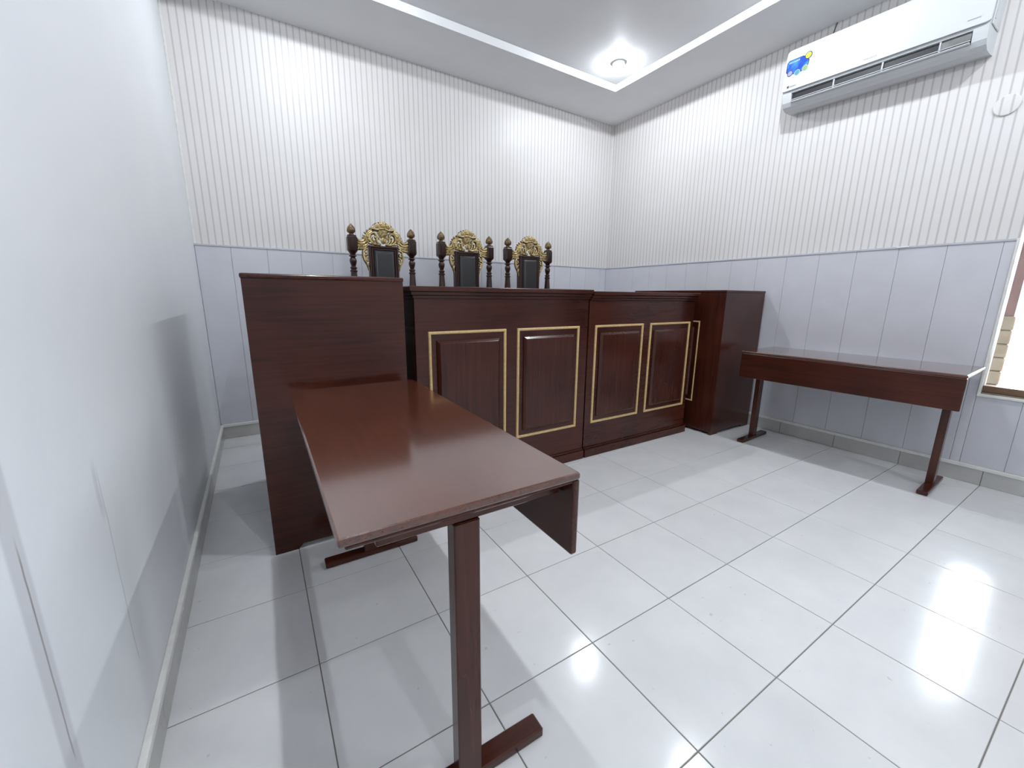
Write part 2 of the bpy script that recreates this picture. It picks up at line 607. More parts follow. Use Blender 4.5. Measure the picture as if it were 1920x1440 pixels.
def skirting(name, axis, fixed, sign, lo, hi, origin, step):
    """axis: 0 runs along x on plane y=fixed, 1 runs along y on plane x=fixed; sign points into the room"""
    def bx(a0, a1, t, z0, z1, bev=0.0):
        p, q = sorted((fixed, fixed + sign * t))
        return B(a0, a1, p, q, z0, z1, bev) if axis == 0 else B(p, q, a0, a1, z0, z1, bev)
    root = tag(obj(name, bx(lo, hi, 0.007, 0.0, SH), 'grout'), kind='structure')
    k = math.floor((lo - origin) / step)
    while origin + k * step < hi:
        a0, a1 = max(lo, origin + k * step) + 0.0015, min(hi, origin + (k + 1) * step) - 0.0015
        if a1 - a0 > 0.01:
            obj('skirting_tile', bx(a0, a1, 0.011, 0.001, SH - 0.001, 0.001), 'skirt', root)
        k += 1
    obj('cap_strip', bx(lo, hi, 0.017, SH, SH + 0.024, 0.003), 'white_trim', root)
    return root


skirting('baseboard_left', 1, XL, 1, YF, YB, TY0, TDY)
skirting('baseboard_back', 0, YB, -1, XL, XR, TX0, TDX)
skirting('baseboard_right', 1, XR, -1, YF, YB, TY0, TDY)

# grey dado panels
PZ0 = SH + 0.024
PT = 0.008


def dado_panels(parent, axis, fixed, lo, hi, origin, step, z1):
    k = math.floor((lo - origin) / step)
    while origin + k * step < hi:
        a0, a1 = max(lo, origin + k * step) + 0.0007, min(hi, origin + (k + 1) * step) - 0.0007
        if a1 - a0 > 0.008:
            if axis == 0:
                obj('dado_panel', B(a0, a1, fixed - PT, fixed, PZ0, z1, 0.0016), 'panel', parent)
            else:
                obj('dado_panel', B(fixed - PT, fixed, a0, a1, PZ0, z1, 0.0016), 'panel', parent)
        k += 1


dado_panels(wall_back, 0, YB, XL + 0.002, XR - PT, -0.113, 0.2395, ZR - 0.004)
dado_panels(wall_right, 1, XR, WIN[1] + 0.012, YB - PT, 0.598, 0.2365, ZR - 0.004)
dado_panels(wall_right, 1, XR, WIN[0] - 0.012, WIN[1] + 0.012, 0.598, 0.2365, WIN[2] - 0.014)
dado_panels(wall_right, 1, XR, FILL_WIN[1], WIN[0] - 0.012, 0.598, 0.2365, ZR - 0.004)
dado_panels(wall_right, 1, XR, FILL_WIN[0], FILL_WIN[1], 0.598, 0.2365, FILL_WIN[2] - 0.014)
# rail over the panels, corner strips
tag(obj('trim_1', B(XL, XR, YB - 0.013, YB, ZR - 0.006, ZR + 0.008, 0.002), 'rail'), kind='structure')
t2 = tag(obj('trim_2', B(XR - 0.013, XR, WIN[1] + 0.004, YB - 0.013, ZR - 0.006, ZR + 0.008, 0.002), 'rail'), kind='structure')
obj('loose_strip', B(XR - 0.017, XR - 0.012, 1.02, 1.085, ZR + 0.000, ZR + 0.0085, 0.001), 'white', t2)
tag(obj('trim_3', B(XL, XL + 0.014, YB - 0.006, YB, ZR + 0.008, ZC, 0.002), 'white_trim'), kind='structure')
tag(obj('trim_4', B(XR - 0.012, XR, YB - 0.012, YB, ZR + 0.008, ZC, 0.003), 'white_trim'), kind='structure')

# windows: white edge strips, bronze sliding frame, glass
def window(name, W, mull, label=None):
    win = tag(obj(name, B(XR + 0.002, XR + WR, W[0], W[1], W[2] - 0.001, W[2] + 0.006), 'cream'), kind='structure', label=label)
    obj('edge_strip', B(XR - 0.016, XR + 0.004, W[1] - 0.002, W[1] + 0.012, W[2] - 0.014, ZR + 0.008, 0.003), 'white_trim', win)
    obj('sill_strip', B(XR - 0.018, XR + 0.004, W[0], W[1] + 0.012, W[2] - 0.016, W[2] + 0.001, 0.003), 'white_trim', win)
    bm = bmesh.new()
    fx0, fx1 = XR + 0.03, XR + 0.085
    box(bm, fx0, fx1, W[0], W[1], W[2] + 0.006, W[2] + 0.050, 0.003)
    box(bm, fx0, fx1, W[0], W[1], W[3] - 0.045, W[3], 0.003)
    box(bm, fx0, fx1, W[0], W[0] + 0.04, W[2] + 0.05, W[3] - 0.045, 0.003)
    box(bm, fx0, fx1, mull - 0.04, mull, W[2] + 0.05, W[3] - 0.045, 0.003)
    obj('window_frame', bm, 'bronze', win)
    obj('pane', B(fx0 + 0.035, fx0 + 0.040, mull, W[1] - 0.001, W[2] + 0.05, W[3] - 0.045), 'glass', win)
    obj('pane', B(fx0 + 0.015, fx0 + 0.020, W[0] + 0.04, mull - 0.04, W[2] + 0.05, W[3] - 0.045), 'glass', win)


window('window_1', WIN, -0.03, 'bright bronze framed window at the right edge')
window('added_fill_window', FILL_WIN, -2.20)  # added window out of view, lets in fill daylight

# outside: two pillars under an added roof slab, bright ground
tag(obj('ground', B(XR + WR, 30, -20, 20, -0.35, -0.15), 'ground'), kind='structure')
tag(obj('sky_blocker_slab', B(XR + WR, 5.6, -4.0, 4.5, 2.75, 2.9), 'cream'), kind='structure')  # unseen slab added to keep sky light off the tan pillar
pl = thing('porch_pillar', 'cream and brown porch pillar seen at the left of the bright window', 'pillar', (4.78, 0.79, -0.15))
for k in range(12):
    obj('course', B(-0.18, 0.18, -0.216, 0.216, k * 0.1 + 0.002, k * 0.1 + 0.098, 0.006), 'cream', pl)
obj('shaft', B(-0.165, 0.165, -0.204, 0.204, 0.0, 2.9), 'plum', pl)
pl2 = thing('porch_pillar', 'broad tan porch pillar outside the window, mirrored in the floor', 'pillar', (4.55, -0.32, -0.15))
obj('shaft', B(-0.12, 0.12, -0.68, 0.68, 0.0, 2.9), 'tan', pl2)
obj('plinth', B(-0.15, 0.15, -0.71, 0.71, 0.0, 0.25, 0.01), 'tan', pl2)


# ================================================================== FURNITURE
def px(y):                       # face of constant y, looking at -y
    return lambda u, v, d: (u, y - d, v)


def pxm(x, s):                   # face of constant x, proud towards s
    return lambda u, v, d: (x + s * d, u, v)


# judges' desks: two units side by side
def judges_desk(label, x0, x1, yf, yb, ztop, frames, over_l, over_r, plinth_r):
    """x in world, origin at the unit's base"""
    cx, cy = (x0 + x1) / 2, (yf + yb) / 2
    t = thing('judges_desk', label, 'desk', (cx, cy, 0), 0, "the two joined judges' desk units")
    a, b = x0 - cx, x1 - cx
    f, r = yf - cy, yb - cy
    zb = ztop - 0.062
    obj('front_board', B(a, b, f, f + 0.022, 0.0, zb, 0.0015), 'wood_x', t)
    obj('end_board', B(a, a + 0.02, f + 0.022, r, 0.0, zb, 0.0015), 'wood_z', t)
    obj('end_board', B(b - 0.02, b, f + 0.022, r, 0.0, zb, 0.0015), 'wood_z', t)
    obj('shelf', B(a + 0.02, b - 0.02, f + 0.022, r - 0.12, 0.70, 0.722), 'wood_x', t)
    obj('top_board', B(a - over_l, b + over_r, f - 0.044, r + 0.01, ztop - 0.026, ztop, 0.004, 2), 'wood_x', t)
    obj('moulding', B(a - over_l * 0.6, b + over_r * 0.6, f - 0.028, r, ztop - 0.045, ztop - 0.0262, 0.003, 2), 'wood_x', t)
    obj('moulding', B(a - over_l * 0.3, b + over_r * 0.3, f - 0.014, r, zb, ztop - 0.0452, 0.003, 2), 'wood_x', t)
    obj('plinth', B(a, b + plinth_r, f - 0.020, f - 0.0005, 0.0, 0.062, 0.004, 2), 'wood_x', t)
    obj('plinth_bead', B(a, b + plinth_r * 0.5, f - 0.010, f - 0.0005, 0.0635, 0.075, 0.003, 2), 'wood_x', t)
    P = px(f)
    for (u0, u1) in frames:
        u0, u1 = u0 - cx, u1 - cx
        pf = obj('panel_frame', frame_moulding(P, u0, u1, 0.254, 0.966), 'trim_gold', t)
        pf['label'] = 'pale gold panel moulding'
        obj('raised_panel', raised_field(P, u0 + 0.047, u1 - 0.047, 0.302, 0.914), 'wood_z', t)
    return t


judges_desk("dark mahogany judges' desk unit nearer the front table, under the taller chairs", 0.706, 1.926, 2.10, 2.72, 1.205,
            [(0.776, 1.270), (1.349, 1.849)], 0.034, 0.004, 0.0)
judges_desk("dark mahogany judges' desk unit joined on, next to the right end cabinet", 1.938, 3.105, 2.10, 2.72, 1.196,
            [(1.994, 2.487), (2.565, 3.057)], 0.004, 0.006, 0.012)


# end cabinets, turned so that their panelled fronts face inwards
def end_cabinet(label, x0, x1, y0, y1, h, face):
    cx, cy = (x0 + x1) / 2, (y0 + y1) / 2
    t = thing('end_cabinet', label, 'cabinet', (cx, cy, 0), 0, 'the two tall end cabinets')
    hx, hy = (x1 - x0) / 2, (y1 - y0) / 2
    zt = h - 0.020
    # end board facing the camera, with a shallow cut-out between two feet
    for s in (-1, 1):
        bm = bmesh.new()
        pr = [(-hx, 0.0), (-hx + 0.09, 0.0), (-hx + 0.115, 0.022), (hx - 0.115, 0.022), (hx - 0.09, 0.0), (hx, 0.0), (hx, zt), (-hx, zt)]
        yo, yi = s * hy, s * (hy - 0.022)
        loops_mesh(bm, [[(x, yo, z) for x, z in pr], [(x, yi, z) for x, z in pr]], True, True)
        obj('end_board', bm, 'wood_x' if s > 0 else 'wood_x', t)
    xf = face * hx
    a, b = sorted((xf, xf - face * 0.02))
    obj('front_board', B(a, b, -hy + 0.022, hy - 0.022, 0.02, zt, 0.001), 'wood_z', t)
    a, b = sorted((-xf, -xf + face * 0.02))
    obj('back_rail', B(a, b, -hy + 0.022, hy - 0.022, zt - 0.16, zt, 0.001), 'wood_y', t)
    obj('shelf', B(-hx + 0.022, hx - 0.022, -hy + 0.022, hy - 0.022, 0.66, 0.68), 'wood_y', t)
    obj('top_board', B(-hx - 0.004, hx + 0.004, -hy - 0.004, hy + 0.004, zt, h, 0.006, 2), 'wood_y', t)
    P = pxm(xf, face)
    pf = obj('panel_frame', frame_moulding(P, -hy + 0.205, hy - 0.205, 0.262, 0.966, 0.012, 0.004), 'trim_gold', t)
    pf['label'] = 'pale gold panel moulding'
    obj('raised_panel', raised_field(P, -hy + 0.252, hy - 0.252, 0.31, 0.914), 'wood_z', t)
    return t


end_cabinet('tall dark mahogany end cabinet behind the front table, by the left wall', -0.037, 0.603, 1.941, 2.87, 1.238, 1)
end_cabinet("tall dark mahogany end cabinet between the judges' desk and the grey wall panels", 3.212, 3.795, 1.903, 2.84, 1.222, -1)


# T-leg tables: one drooping front board each
def side_table(label, loc, rz, W, L, H, legs):
    t = thing('side_table', label, 'table', loc, rz, 'the two narrow T-leg tables')
    TH = 0.017
    obj('table_top', B(-W, W, -L, L, H - TH, H, 0.005, 2), 'top', t)
    obj('edge_bead', B(-W + 0.012, W - 0.012, -L + 0.006, L - 0.006, H - TH - 0.010, H - TH, 0.003), 'wood_y', t)
    obj('front_board', B(W - 0.019, W - 0.0005, -L + 0.001, L - 0.001, H - 0.207, H - TH - 0.0005, 0.005, 2), 'wood_y', t)
    for yo in legs:
        obj('cross_bearer', B(-W + 0.07, W - 0.024, yo - 0.021, yo + 0.021, H - TH - 0.048, H - TH - 0.010, 0.003), 'wood_x', t)
        obj('leg', B(-0.036, 0.024, yo - 0.024, yo + 0.014, 0.024, H - TH - 0.048, 0.003), 'wood_z', t)
        obj('foot', B(-0.198, 0.208, yo - 0.026, yo + 0.026, 0.0, 0.026, 0.004), 'wood_x', t)
    return t


side_table('long narrow dark mahogany table in the foreground, in front of the left end cabinet', (0.336, 1.247, 0), math.radians(-0.5), 0.2585, 0.604, 0.768, (-0.536, 0.495))
side_table('long narrow dark mahogany table against the grey panels, beside the window', (3.500, 1.132, 0), math.radians(182.57), 0.268, 0.604, 0.758, (-0.555, 0.528))


# carved throne chairs
def throne(label, loc):
    t = thing('throne_chair', label, 'chair', loc, 0, "the three carved chairs behind the judges' desks")
    XP = 0.235
    for s in (-1, 1):
        bm = bmesh.new()
        lathe(bm, [(0.030, 0.0), (0.034, 0.02), (0.026, 0.06), (0.034, 0.12), (0.036, 0.40), (0.036, 0.56), (0.028, 0.60), (0.034, 0.70), (0.030, 0.76), (0.024, 0.80),
                   (0.0335, 0.86), (0.034, 0.95), (0.0325, 1.10), (0.029, 1.24), (0.0225, 1.330)], s * XP, 0, 24, 0.10, 8, (0.85, 1.325))
        lathe(bm, [(0.022, 1.330), (0.028, 1.336), (0.028, 1.344), (0.021, 1.349), (0.021, 1.355), (0.0255, 1.360), (0.0255, 1.368), (0.018, 1.374), (0.0185, 1.383), (0.0245, 1.400),
                   (0.0275, 1.418), (0.0245, 1.433), (0.0175, 1.441), (0.0195, 1.446), (0.0285, 1.450), (0.0285, 1.456), (0.020, 1.462), (0.021, 1.470), (0.027, 1.478), (0.033, 1.4865)], s * XP, 0, 16)
        # chamfered square block
        h, c = 0.0365, 0.012
        octo = [(h, -h + c), (h, h - c), (h - c, h), (-h + c, h), (-h, h - c), (-h, -h + c), (-h + c, -h), (h - c, -h)]
        rings = [[(s * XP + x * k, y * k, z) for x, y in octo] for k, z in ((0.80, 1.484), (1.0, 1.497), (1.0, 1.590), (0.86, 1.598), (0.86, 1.606), (0.5, 1.610))]
        loops_mesh(bm, rings, True, True)
        post = obj('post', bm, 'chair_wood', t, smooth=True)
        # carved arrow relief on the block's face
        bm = bmesh.new()
        for sg in (-1, 1):
            sweep(bm, [(s * XP + sg * 0.013, 1.582), (s * XP, 1.555), (s * XP, 1.515)], 0.003, 0.0015, y=-0.0365, sub=2, n=5)
        obj('relief', bm, 'chair_wood', post, smooth=True)
        # pineapple finial
        bm = bmesh.new()
        prof = [(0.012, 1.606), (0.019, 1.610), (0.019, 1.615), (0.013, 1.619), (0.0225, 1.625), (0.0278, 1.634), (0.0285, 1.644), (0.0262, 1.655), (0.0215, 1.666), (0.0145, 1.677), (0.007, 1.685), (0.0012, 1.692)]
        lathe(bm, prof, s * XP, 0, 16)
        for i in range(6):                       # raised seams and bands of the bud
            a = 2 * math.pi * (i + 0.5) / 6
            pts = [(r * 1.03, z) for r, z in prof[4:]]
            rings = []
            for r, z in pts:
                q = 0.0032 * min(1.0, r / 0.02) + 0.0004
                ca, sa = math.cos(a), math.sin(a)
                rings.append([(s * XP + ca * (r + q * math.cos(w)) - sa * q * math.sin(w), sa * (r + q * math.cos(w)) + ca * q * math.sin(w), z) for w in (0, 1.57, 3.14, 4.71)])
            loops_mesh(bm, rings, True, True)
        for zc_, rc in ((1.630, 0.0265), (1.644, 0.0292), (1.658, 0.0258), (1.670, 0.0198)):
            lathe(bm, [(rc * 0.9, zc_ - 0.0035), (rc * 1.03, zc_), (rc * 0.9, zc_ + 0.0035)], s * XP, 0, 16)
        obj('finial', bm, 'dull_gold', post, smooth=True)
    # upholstered back
    P = px(-0.028)
    zb, zt_ = 0.62, 1.540
    bm = bmesh.new()
    w = 0.117
    prof = [(0, -0.045), (0.0, -0.003), (0.004, 0.004), (0.014, 0.004), (0.019, -0.002), (0.024, 0.003), (0.030, 0.003), (0.034, -0.006)]
    rect_loops(bm, P, [(-w + a, w - a, zb + a, zt_ - a, d) for a, d in prof], cap=False)
    obj('back_frame', bm, 'chair_wood', t)
    bm = bmesh.new()
    prof = [(0.033, -0.012), (0.0335, -0.004), (0.036, 0.004), (0.042, 0.011), (0.052, 0.016), (0.064, 0.018)]
    rect_loops(bm, P, [(-w + a, w - a, zb + a, zt_ - a, d) for a, d in prof], cap=True)
    obj('leather_pad', bm, 'leather', t, smooth=True)
    obj('back_board', B(-w, w, 0.012, 0.020, zb, zt_), 'chair_wood', t)
    # carved crest
    crest = bmesh.new()
    backing = bmesh.new()
    wings = {1: bmesh.new(), -1: bmesh.new()}
    sides = {1: bmesh.new(), -1: bmesh.new()}

    def stroke(bmx, pts, r0, r1, mid=None, s=1, y=-0.018, back=True):
        p = [(s * x, z) for x, z in pts]
        sweep(bmx, p, r0, r1, mid, y=y, flat=0.9, n=7, sub=4)
        if back:
            sweep(backing, p, r0 * 1.15 + 0.0016, r1 * 1.15 + 0.0016, mid * 1.15 + 0.0016 if mid else None, y=y + 0.011, flat=0.7, n=6, sub=3)

    for s in (-1, 1):
        stroke(crest, [(0.020, 1.552), (0.056, 1.551), (0.090, 1.566), (0.104, 1.595), (0.094, 1.626), (0.070, 1.636), (0.052, 1.622), (0.055, 1.604), (0.068, 1.604)], 0.0070, 0.0055, 0.0105, s)
        stroke(crest, [(0.022, 1.553), (0.042, 1.563), (0.050, 1.585), (0.041, 1.602), (0.029, 1.596), (0.031, 1.586)], 0.0055, 0.0045, 0.0075, s, -0.022)
        stroke(crest, [(0.056, 1.556), (0.070, 1.570), (0.077, 1.590), (0.074, 1.606)], 0.006, 0.002, 0.008, s, -0.020)
        stroke(crest, [(0.074, 1.552), (0.094, 1.556), (0.112, 1.552)], 0.005, 0.003, 0.008, s, -0.018)
        # long acanthus sprays running out towards the posts
        stroke(crest, [(0.060, 1.660), (0.092, 1.650), (0.122, 1.625), (0.136, 1.597), (0.150, 1.578)], 0.006, 0.006, 0.0095, s)
        stroke(crest, [(0.078, 1.646), (0.104, 1.628), (0.120, 1.602), (0.130, 1.575)], 0.005, 0.006, 0.0085, s, -0.022)
        stroke(crest, [(0.108, 1.610), (0.114, 1.585), (0.122, 1.562)], 0.004, 0.006, 0.008, s, -0.020)
        for (ax, az, bx_, bz) in ((0.086, 1.657, 0.104, 1.664), (0.106, 1.645, 0.127, 1.650), (0.122, 1.630, 0.145, 1.631), (0.133, 1.612, 0.155, 1.609), (0.141, 1.596, 0.160, 1.588)):
            stroke(backing, [(ax, az), ((ax + bx_) / 2, (az + bz) / 2 + 0.003), (bx_, bz)], 0.006, 0.0015, 0.0085, s, -0.010, back=False)
            stroke(crest, [(ax, az), ((ax + bx_) / 2, (az + bz) / 2 + 0.001), (bx_ * 0.985, bz - 0.001)], 0.004, 0.001, 0.0048, s, -0.020, back=False)
        # wing feathers reaching the post
        for pts, r in (([(0.140, 1.592), (0.152, 1.573), (0.174, 1.567), (0.202, 1.580)], 0.0085),
                       ([(0.126, 1.576), (0.143, 1.556), (0.170, 1.549), (0.202, 1.556)], 0.0090),
                       ([(0.118, 1.558), (0.138, 1.536), (0.168, 1.529), (0.202, 1.532)], 0.0088),
                       ([(0.120, 1.540), (0.140, 1.519), (0.168, 1.511), (0.202, 1.508)], 0.0080)):
            stroke(wings[s], pts, r * 0.6, r * 0.9, r * 1.1, s)
        for k in range(4):
            xk = 0.150 + 0.013 * k
            stroke(wings[s], [(xk, 1.541), (xk + 0.004, 1.531)], 0.003, 0.003, 0.004, s, -0.026, back=False)
            stroke(wings[s], [(xk, 1.522), (xk + 0.004, 1.511)], 0.003, 0.003, 0.004, s, -0.025, back=False)
        # scrolls hanging beside the upholstered back
        stroke(sides[s], [(0.124, 1.512), (0.146, 1.504), (0.156, 1.482), (0.147, 1.463), (0.131, 1.468), (0.132, 1.484), (0.142, 1.484)], 0.0065, 0.004, 0.0075, s)
        stroke(sides[s], [(0.158, 1.484), (0.156, 1.455), (0.146, 1.425), (0.133, 1.402), (0.126, 1.378), (0.121, 1.348)], 0.006, 0.003, 0.0095, s)
        stroke(sides[s], [(0.124, 1.450), (0.136, 1.440), (0.136, 1.424), (0.126, 1.418)], 0.004, 0.003, 0.006, s, -0.022)
        stroke(sides[s], [(0.122, 1.412), (0.129, 1.400), (0.124, 1.384)], 0.004, 0.002, 0.0055, s, -0.022)
    # basket
    rings = []
    for rx, ry, z in ((0.012, 0.010, 1.598), (0.024, 0.018, 1.606), (0.036, 0.024, 1.625), (0.044, 0.027, 1.648), (0.050, 0.028, 1.658)):
        rings.append([(rx * (1 + 0.05 * math.cos(9 * a)) * math.cos(a), -0.010 + ry * math.sin(a), z) for a in [2 * math.pi * k / 36 for k in range(36)]])
    loops_mesh(crest, rings, True, True)
    sweep(crest, [(-0.088, 1.664), (-0.050, 1.659), (-0.018, 1.668), (0.018, 1.668), (0.050, 1.659), (0.088, 1.664)], 0.004, 0.004, 0.0075, y=-0.030, n=7, sub=4)
    sweep(backing, [(-0.086, 1.656), (-0.050, 1.651), (0.0, 1.658), (0.050, 1.651), (0.086, 1.656)], 0.004, 0.004, 0.0065, y=-0.024, n=6, sub=4)

    def rose(bmx, x, z, r, y):
        for q, rr in ((5, 0.62), (4, 0.34)):
            for k in range(q):
                a = 2 * math.pi * k / q + rr * 3 + x * 40
                cx, cz = x + math.cos(a) * r * rr, z + math.sin(a) * r * rr
                m = Matrix.Translation((cx, y - r * (1 - rr) * 0.55, cz)) @ Matrix.Rotation(-a, 4, 'Y') @ Matrix.Diagonal((r * 0.34, r * 0.30, r * 0.46, 1))
                bmesh.ops.create_uvsphere(bmx, u_segments=8, v_segments=6, radius=1.0, matrix=m)
        bmesh.ops.create_uvsphere(bmx, u_segments=8, v_segments=6, radius=r * 0.24, matrix=Matrix.Translation((x, y - r * 0.52, z)))

    for x, z, r in ((0, 1.700, 0.030), (-0.043, 1.688, 0.023), (0.043, 1.688, 0.023), (-0.077, 1.673, 0.015), (0.077, 1.673, 0.015), (-0.022, 1.682, 0.016), (0.022, 1.682, 0.016)):
        rose(crest, x, z, r, -0.020)
    for k in range(9):
        a = math.pi * (0.06 + 0.88 * k / 8)
        x, z = 0.080 * math.cos(a), 1.672 + 0.040 * math.sin(a)
        sweep(backing, [(x, z), (x * 1.06 + 0.001, z + 0.008 * math.sin(a) + 0.001)], 0.010, 0.006, 0.009, y=-0.008, flat=0.8, n=6, sub=3)
    rose(crest, 0, 1.577, 0.026, -0.026)
    obj('crest', crest, 'gold', t, smooth=True)['label'] = 'gilded openwork carving with a flower basket'
    obj('crest_backing', backing, 'chair_wood', t, smooth=True)
    for s in (-1, 1):
        obj('shoulder_carving', wings[s], 'gold', t, smooth=True)
        obj('side_scroll', sides[s], 'gold', t, smooth=True)
    # seat, arms and front legs
    obj('seat_rail', B(-0.27, 0.27, -0.54, 0.02, 0.36, 0.44, 0.008, 2), 'chair_wood', t)
    obj('seat_cushion', B(-0.25, 0.25, -0.53, -0.05, 0.44, 0.53, 0.03, 3), 'leather', t, smooth=True)
    for s in (-1, 1):
        bm = lathe(bmesh.new(), [(0.026, 0.0), (0.036, 0.03), (0.024, 0.07), (0.034, 0.20), (0.036, 0.36), (0.034, 0.44), (0.022, 0.48), (0.028, 0.58), (0.020, 0.68), (0.024, 0.70)], s * 0.25, -0.50, 16)
        obj('leg', bm, 'chair_wood', t, smooth=True)
        obj('armrest', B(s * 0.25 - 0.035, s * 0.25 + 0.035, -0.54, -0.03, 0.70, 0.735, 0.012, 2), 'chair_wood', t)
    return t


THRONES = [(0.923, 3.45, "carved dark chair with gilded crest, left of the three, partly behind the end cabinet"),
           (1.646, 3.42, "carved dark chair with gilded crest, in the middle of the three"),
           (2.305, 3.40, "carved dark chair with gilded crest, right of the three, nearest the room corner")]
ch0 = throne(THRONES[0][2], (THRONES[0][0], THRONES[0][1], 0))
for x, y, lab in THRONES[1:]:
    c = copy_tree(ch0)
    c.location = (x, y, 0)
    c['label'] = lab

# ------------------------------------------------------------------ air conditioner
AC_Y, AC_Z = 1.365, 2.60
ac = thing('air_conditioner', 'white split air conditioner mounted high on the striped right wall', 'air conditioner', (XR, AC_Y, AC_Z))
ac.rotation_euler = (0.030, 0, 0)
AL = 0.535                         # half length


def extrude(bm, prof, ya, yb, cap=True, taper=0.0):
    """profile of (distance from wall, z) run along y"""
    cz = sum(p[1] for p in prof) / len(prof)
    cd = 0.09

    def ring(y, k):
        return [(-(cd + (d - cd) * k) if d > 0.01 else -d, y, cz + (z - cz) * k) for d, z in prof]
    if taper:
        rings = [ring(ya, 1 - taper), ring(ya + 0.006, 1 - taper * 0.4), ring(ya + 0.018, 1), ring(yb - 0.018, 1), ring(yb - 0.006, 1 - taper * 0.4), ring(yb, 1 - taper)]
    else:
        rings = [ring(ya, 1), ring(yb, 1)]
    return loops_mesh(bm, rings, cap, cap)


solid = [(0, 0.365), (0.14, 0.372), (0.178, 0.362), (0.190, 0.34), (0.194, 0.20), (0.191, 0.085), (0.186, 0.06), (0.176, 0.020), (0.158, -0.006), (0.125, -0.024), (0.05, -0.026), (0, -0.02)]
bm = bmesh.new()
extrude(bm, solid, -AL, -AL + 0.062)
extrude(bm, solid, AL - 0.062, AL)
slot = [(0, 0.365), (0.14, 0.372), (0.178, 0.362), (0.190, 0.34), (0.194, 0.20), (0.191, 0.088), (0.188, 0.078), (0.10, 0.070), (0.10, 0.018), (0.174, 0.010), (0.158, -0.008), (0.125, -0.024), (0.05, -0.026), (0, -0.02)]
extrude(bm, slot, -AL + 0.062, AL - 0.062)
obj('casing', bm, 'acwhite', ac)
fp = [(0.130, 0.378), (0.165, 0.378), (0.186, 0.372), (0.198, 0.358), (0.204, 0.33), (0.207, 0.26), (0.207, 0.18), (0.205, 0.094), (0.196, 0.092), (0.1955, 0.33), (0.186, 0.356), (0.165, 0.368), (0.130, 0.373)]
bm = bmesh.new()
extrude(bm, fp, -AL - 0.004, AL + 0.004, True, 0.035)
obj('front_panel', bm, 'acwhite', ac, smooth=True)
obj('vent_cavity', B(-0.174, -0.102, -AL + 0.064, AL - 0.064, 0.019, 0.070), 'dark', ac)
bm = bmesh.new()
extrude(bm, [(0.164, 0.016), (0.166, 0.011), (0.190, 0.012), (0.194, 0.017), (0.190, 0.021), (0.172, 0.021)], -AL + 0.066, AL - 0.066)
obj('vane', bm, 'acwhite', ac)
obj('louvre_bar', B(-0.184, -0.178, -AL + 0.066, AL - 0.066, 0.030, 0.0335), 'greyplastic', ac)
for yy in (0.20, -0.07, -0.34):
    obj('louvre_rib', B(-0.184, -0.172, yy - 0.004, yy + 0.004, 0.026, 0.078), 'greyplastic', ac)
obj('outlet_end', B(-0.180, -0.150, -AL + 0.066, -AL + 0.20, 0.036, 0.070), 'outlet', ac)
for s in (-1, 1):
    obj('end_cover', B(-0.165, -0.02, s * (AL + 0.003) - 0.003, s * (AL + 0.003) + 0.003, 0.09, 0.355, 0.003), 'acwhite', ac)
obj('side_slot', B(-0.15, -0.135, -AL - 0.008, -AL - 0.0055, 0.12, 0.34), 'greyplastic', ac)


def disc(y, z, r, d, th=0.0008, n=20, rz=1.0):
    bm = bmesh.new()
    pts = [(r * math.cos(2 * math.pi * k / n), rz * r * math.sin(2 * math.pi * k / n)) for k in range(n)]
    loops_mesh(bm, [[(-d, y + a, z + b) for a, b in pts], [(-d - th, y + a, z + b) for a, b in pts]], True, True)
    return bm


def acz(y, z):                     # world y, z of the panel face to unit coordinates
    return y - AC_Y, z - AC_Z - 0.030 * (y - AC_Y)


D0 = 0.2072
outline = [(1.892, 2.898), (1.880, 2.912), (1.785, 2.910), (1.758, 2.892), (1.740, 2.868), (1.744, 2.832), (1.766, 2.812), (1.810, 2.806), (1.872, 2.818), (1.893, 2.838)]
bm = bmesh.new()
pts = [acz(*p) for p in outline]
loops_mesh(bm, [[(-D0, a, b) for a, b in pts], [(-D0 - 0.0006, a, b) for a, b in pts]], True, True)
stk = obj('sticker', bm, 'navy', ac)
bm = bmesh.new()
pts = [acz(1.817 + (y - 1.817) * 0.93, 2.86 + (z - 2.86) * 0.91) for y, z in outline]
loops_mesh(bm, [[(-D0 - 0.0006, a, b) for a, b in pts], [(-D0 - 0.0010, a, b) for a, b in pts]], True, True)
obj('blue_field', bm, 'blue', stk)
for k in range(9):                 # a line of tiny print along the sticker's top
    a, b = acz(1.873 - k * 0.008, 2.893)
    obj('print', B(-D0 - 0.0013, -D0 - 0.0010, a - 0.0028, a + 0.0028, b - 0.004, b + 0.004), 'palebadge', stk)
for (y, z, r, m1, m2) in ((1.750, 2.898, 0.024, 'navy', 'yellow'), (1.762, 2.822, 0.0195, 'palebadge', 'green'), (1.812, 2.812, 0.0195, 'palebadge', 'teal'), (1.862, 2.823, 0.0195, 'navy', 'lilac')):
    a, b = acz(y, z)
    bd = obj('badge', disc(a, b, r, D0 + 0.0012), m1, stk)
    obj('badge_centre', disc(a, b, r * 0.82, D0 + 0.0020, 0.0005), m2, bd)
a, b = acz(1.862, 2.733)
obj('logo_square', B(-D0 - 0.0006, -D0, a - 0.0065, a + 0.0065, b - 0.007, b + 0.007), 'ink', ac)
for k in range(6):
    obj('logo_print', B(-D0 - 0.0006, -D0, a - 0.018 - k * 0.0075, a - 0.0125 - k * 0.0075, b - 0.005, b + 0.004), 'mark', ac)
a, b = acz(1.362, 2.722)
for k in range(7):
    obj('brand_print', B(-D0 - 0.0004, -D0, a + 0.031 - k * 0.0105, a + 0.0385 - k * 0.0105, b - 0.004, b + 0.004), 'mark', ac)
a, b = acz(0.895, 2.716)
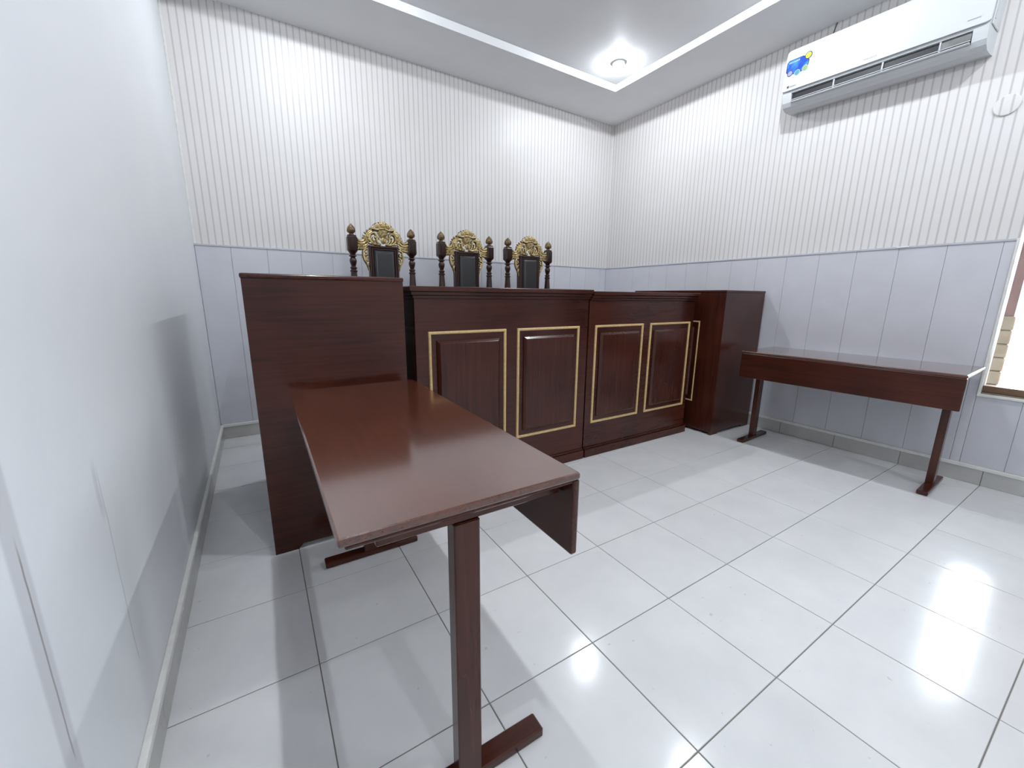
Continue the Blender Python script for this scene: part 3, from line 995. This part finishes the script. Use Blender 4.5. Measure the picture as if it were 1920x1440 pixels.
for k in range(9):
    obj('print', B(-D0 - 0.0004, -D0, a + 0.022 - k * 0.0060, a + 0.0268 - k * 0.0060, b - 0.0025, b + 0.0025), 'mark', ac)

# wire from the ceiling edge down behind the unit
bm = bmesh.new()
cr = []
for i in range(7):
    t = i / 6
    cr.append([(XR - 0.004 + 0.003 * math.cos(w), 1.675 + 0.034 * t + 0.003 * math.sin(w) + 0.004 * math.sin(t * 3.1), ZC - 0.001 - 0.155 * t) for w in [k * math.pi / 3 for k in range(6)]])
loops_mesh(bm, cr, True, True)
tag(obj('cable', bm, 'wire', smooth=True), 'thin brown cable running from ceiling down to the air conditioner', 'cable')

# round wallpapered cover plate
bm = bmesh.new()
pr = []
for r, d in ((0.056, 0.0), (0.0555, 0.006), (0.052, 0.009), (0.020, 0.0105)):
    pr.append([(-d, r * math.cos(2 * math.pi * k / 28), r * math.sin(2 * math.pi * k / 28)) for k in range(28)])
loops_mesh(bm, pr, True, True)
tag(obj('cover_plate', bm, 'paper_y', loc=(XR, 0.722, 2.268)), 'round wallpapered cover plate on the wall below the air conditioner', 'cover plate')


# ------------------------------------------------------------------ ceiling lamps
def lamp(label, x, y):
    t = thing('ceiling_lamp', label, 'lamp', (x, y, ZT), 0, 'round lamps around the tray ceiling')
    obj('rim', lathe(bmesh.new(), [(0.056, 0.0), (0.056, -0.005), (0.053, -0.0075), (0.049, -0.008)], 0, 0, 24), 'white', t, smooth=True)
    obj('lens', lathe(bmesh.new(), [(0.050, -0.0085), (0.048, -0.0105), (0.030, -0.0120), (0.021, -0.0124)], 0, 0, 24), 'lens', t, smooth=True)
    obj('bulb', lathe(bmesh.new(), [(0.021, -0.0125), (0.0205, -0.017), (0.0165, -0.024), (0.010, -0.028), (0.003, -0.0295)], 0, 0, 16), 'lamp', t, smooth=True)
    return t


lamp('bright round lamp in the far corner of the tray ceiling', 2.98, 3.014)
OTHER = ((0.517, 3.014, 'round tray ceiling lamp lighting the back wall above the left end cabinet'),
         (2.98, 1.60, 'round tray ceiling lamp in front of the air conditioner, mirrored in the floor'),
         (0.517, 1.60, 'round tray ceiling lamp above the foreground table'),
         (2.98, 0.19, 'round tray ceiling lamp above the floor by the window'),
         (0.517, 0.19, 'round tray ceiling lamp just over the camera, beside the left wall'),
         (2.98, -1.22, 'round tray ceiling lamp behind the camera, on the window side'),
         (0.517, -1.22, 'round tray ceiling lamp behind the camera, on the left wall side'))
for x, y, lab in OTHER:
    lamp(lab, x, y)
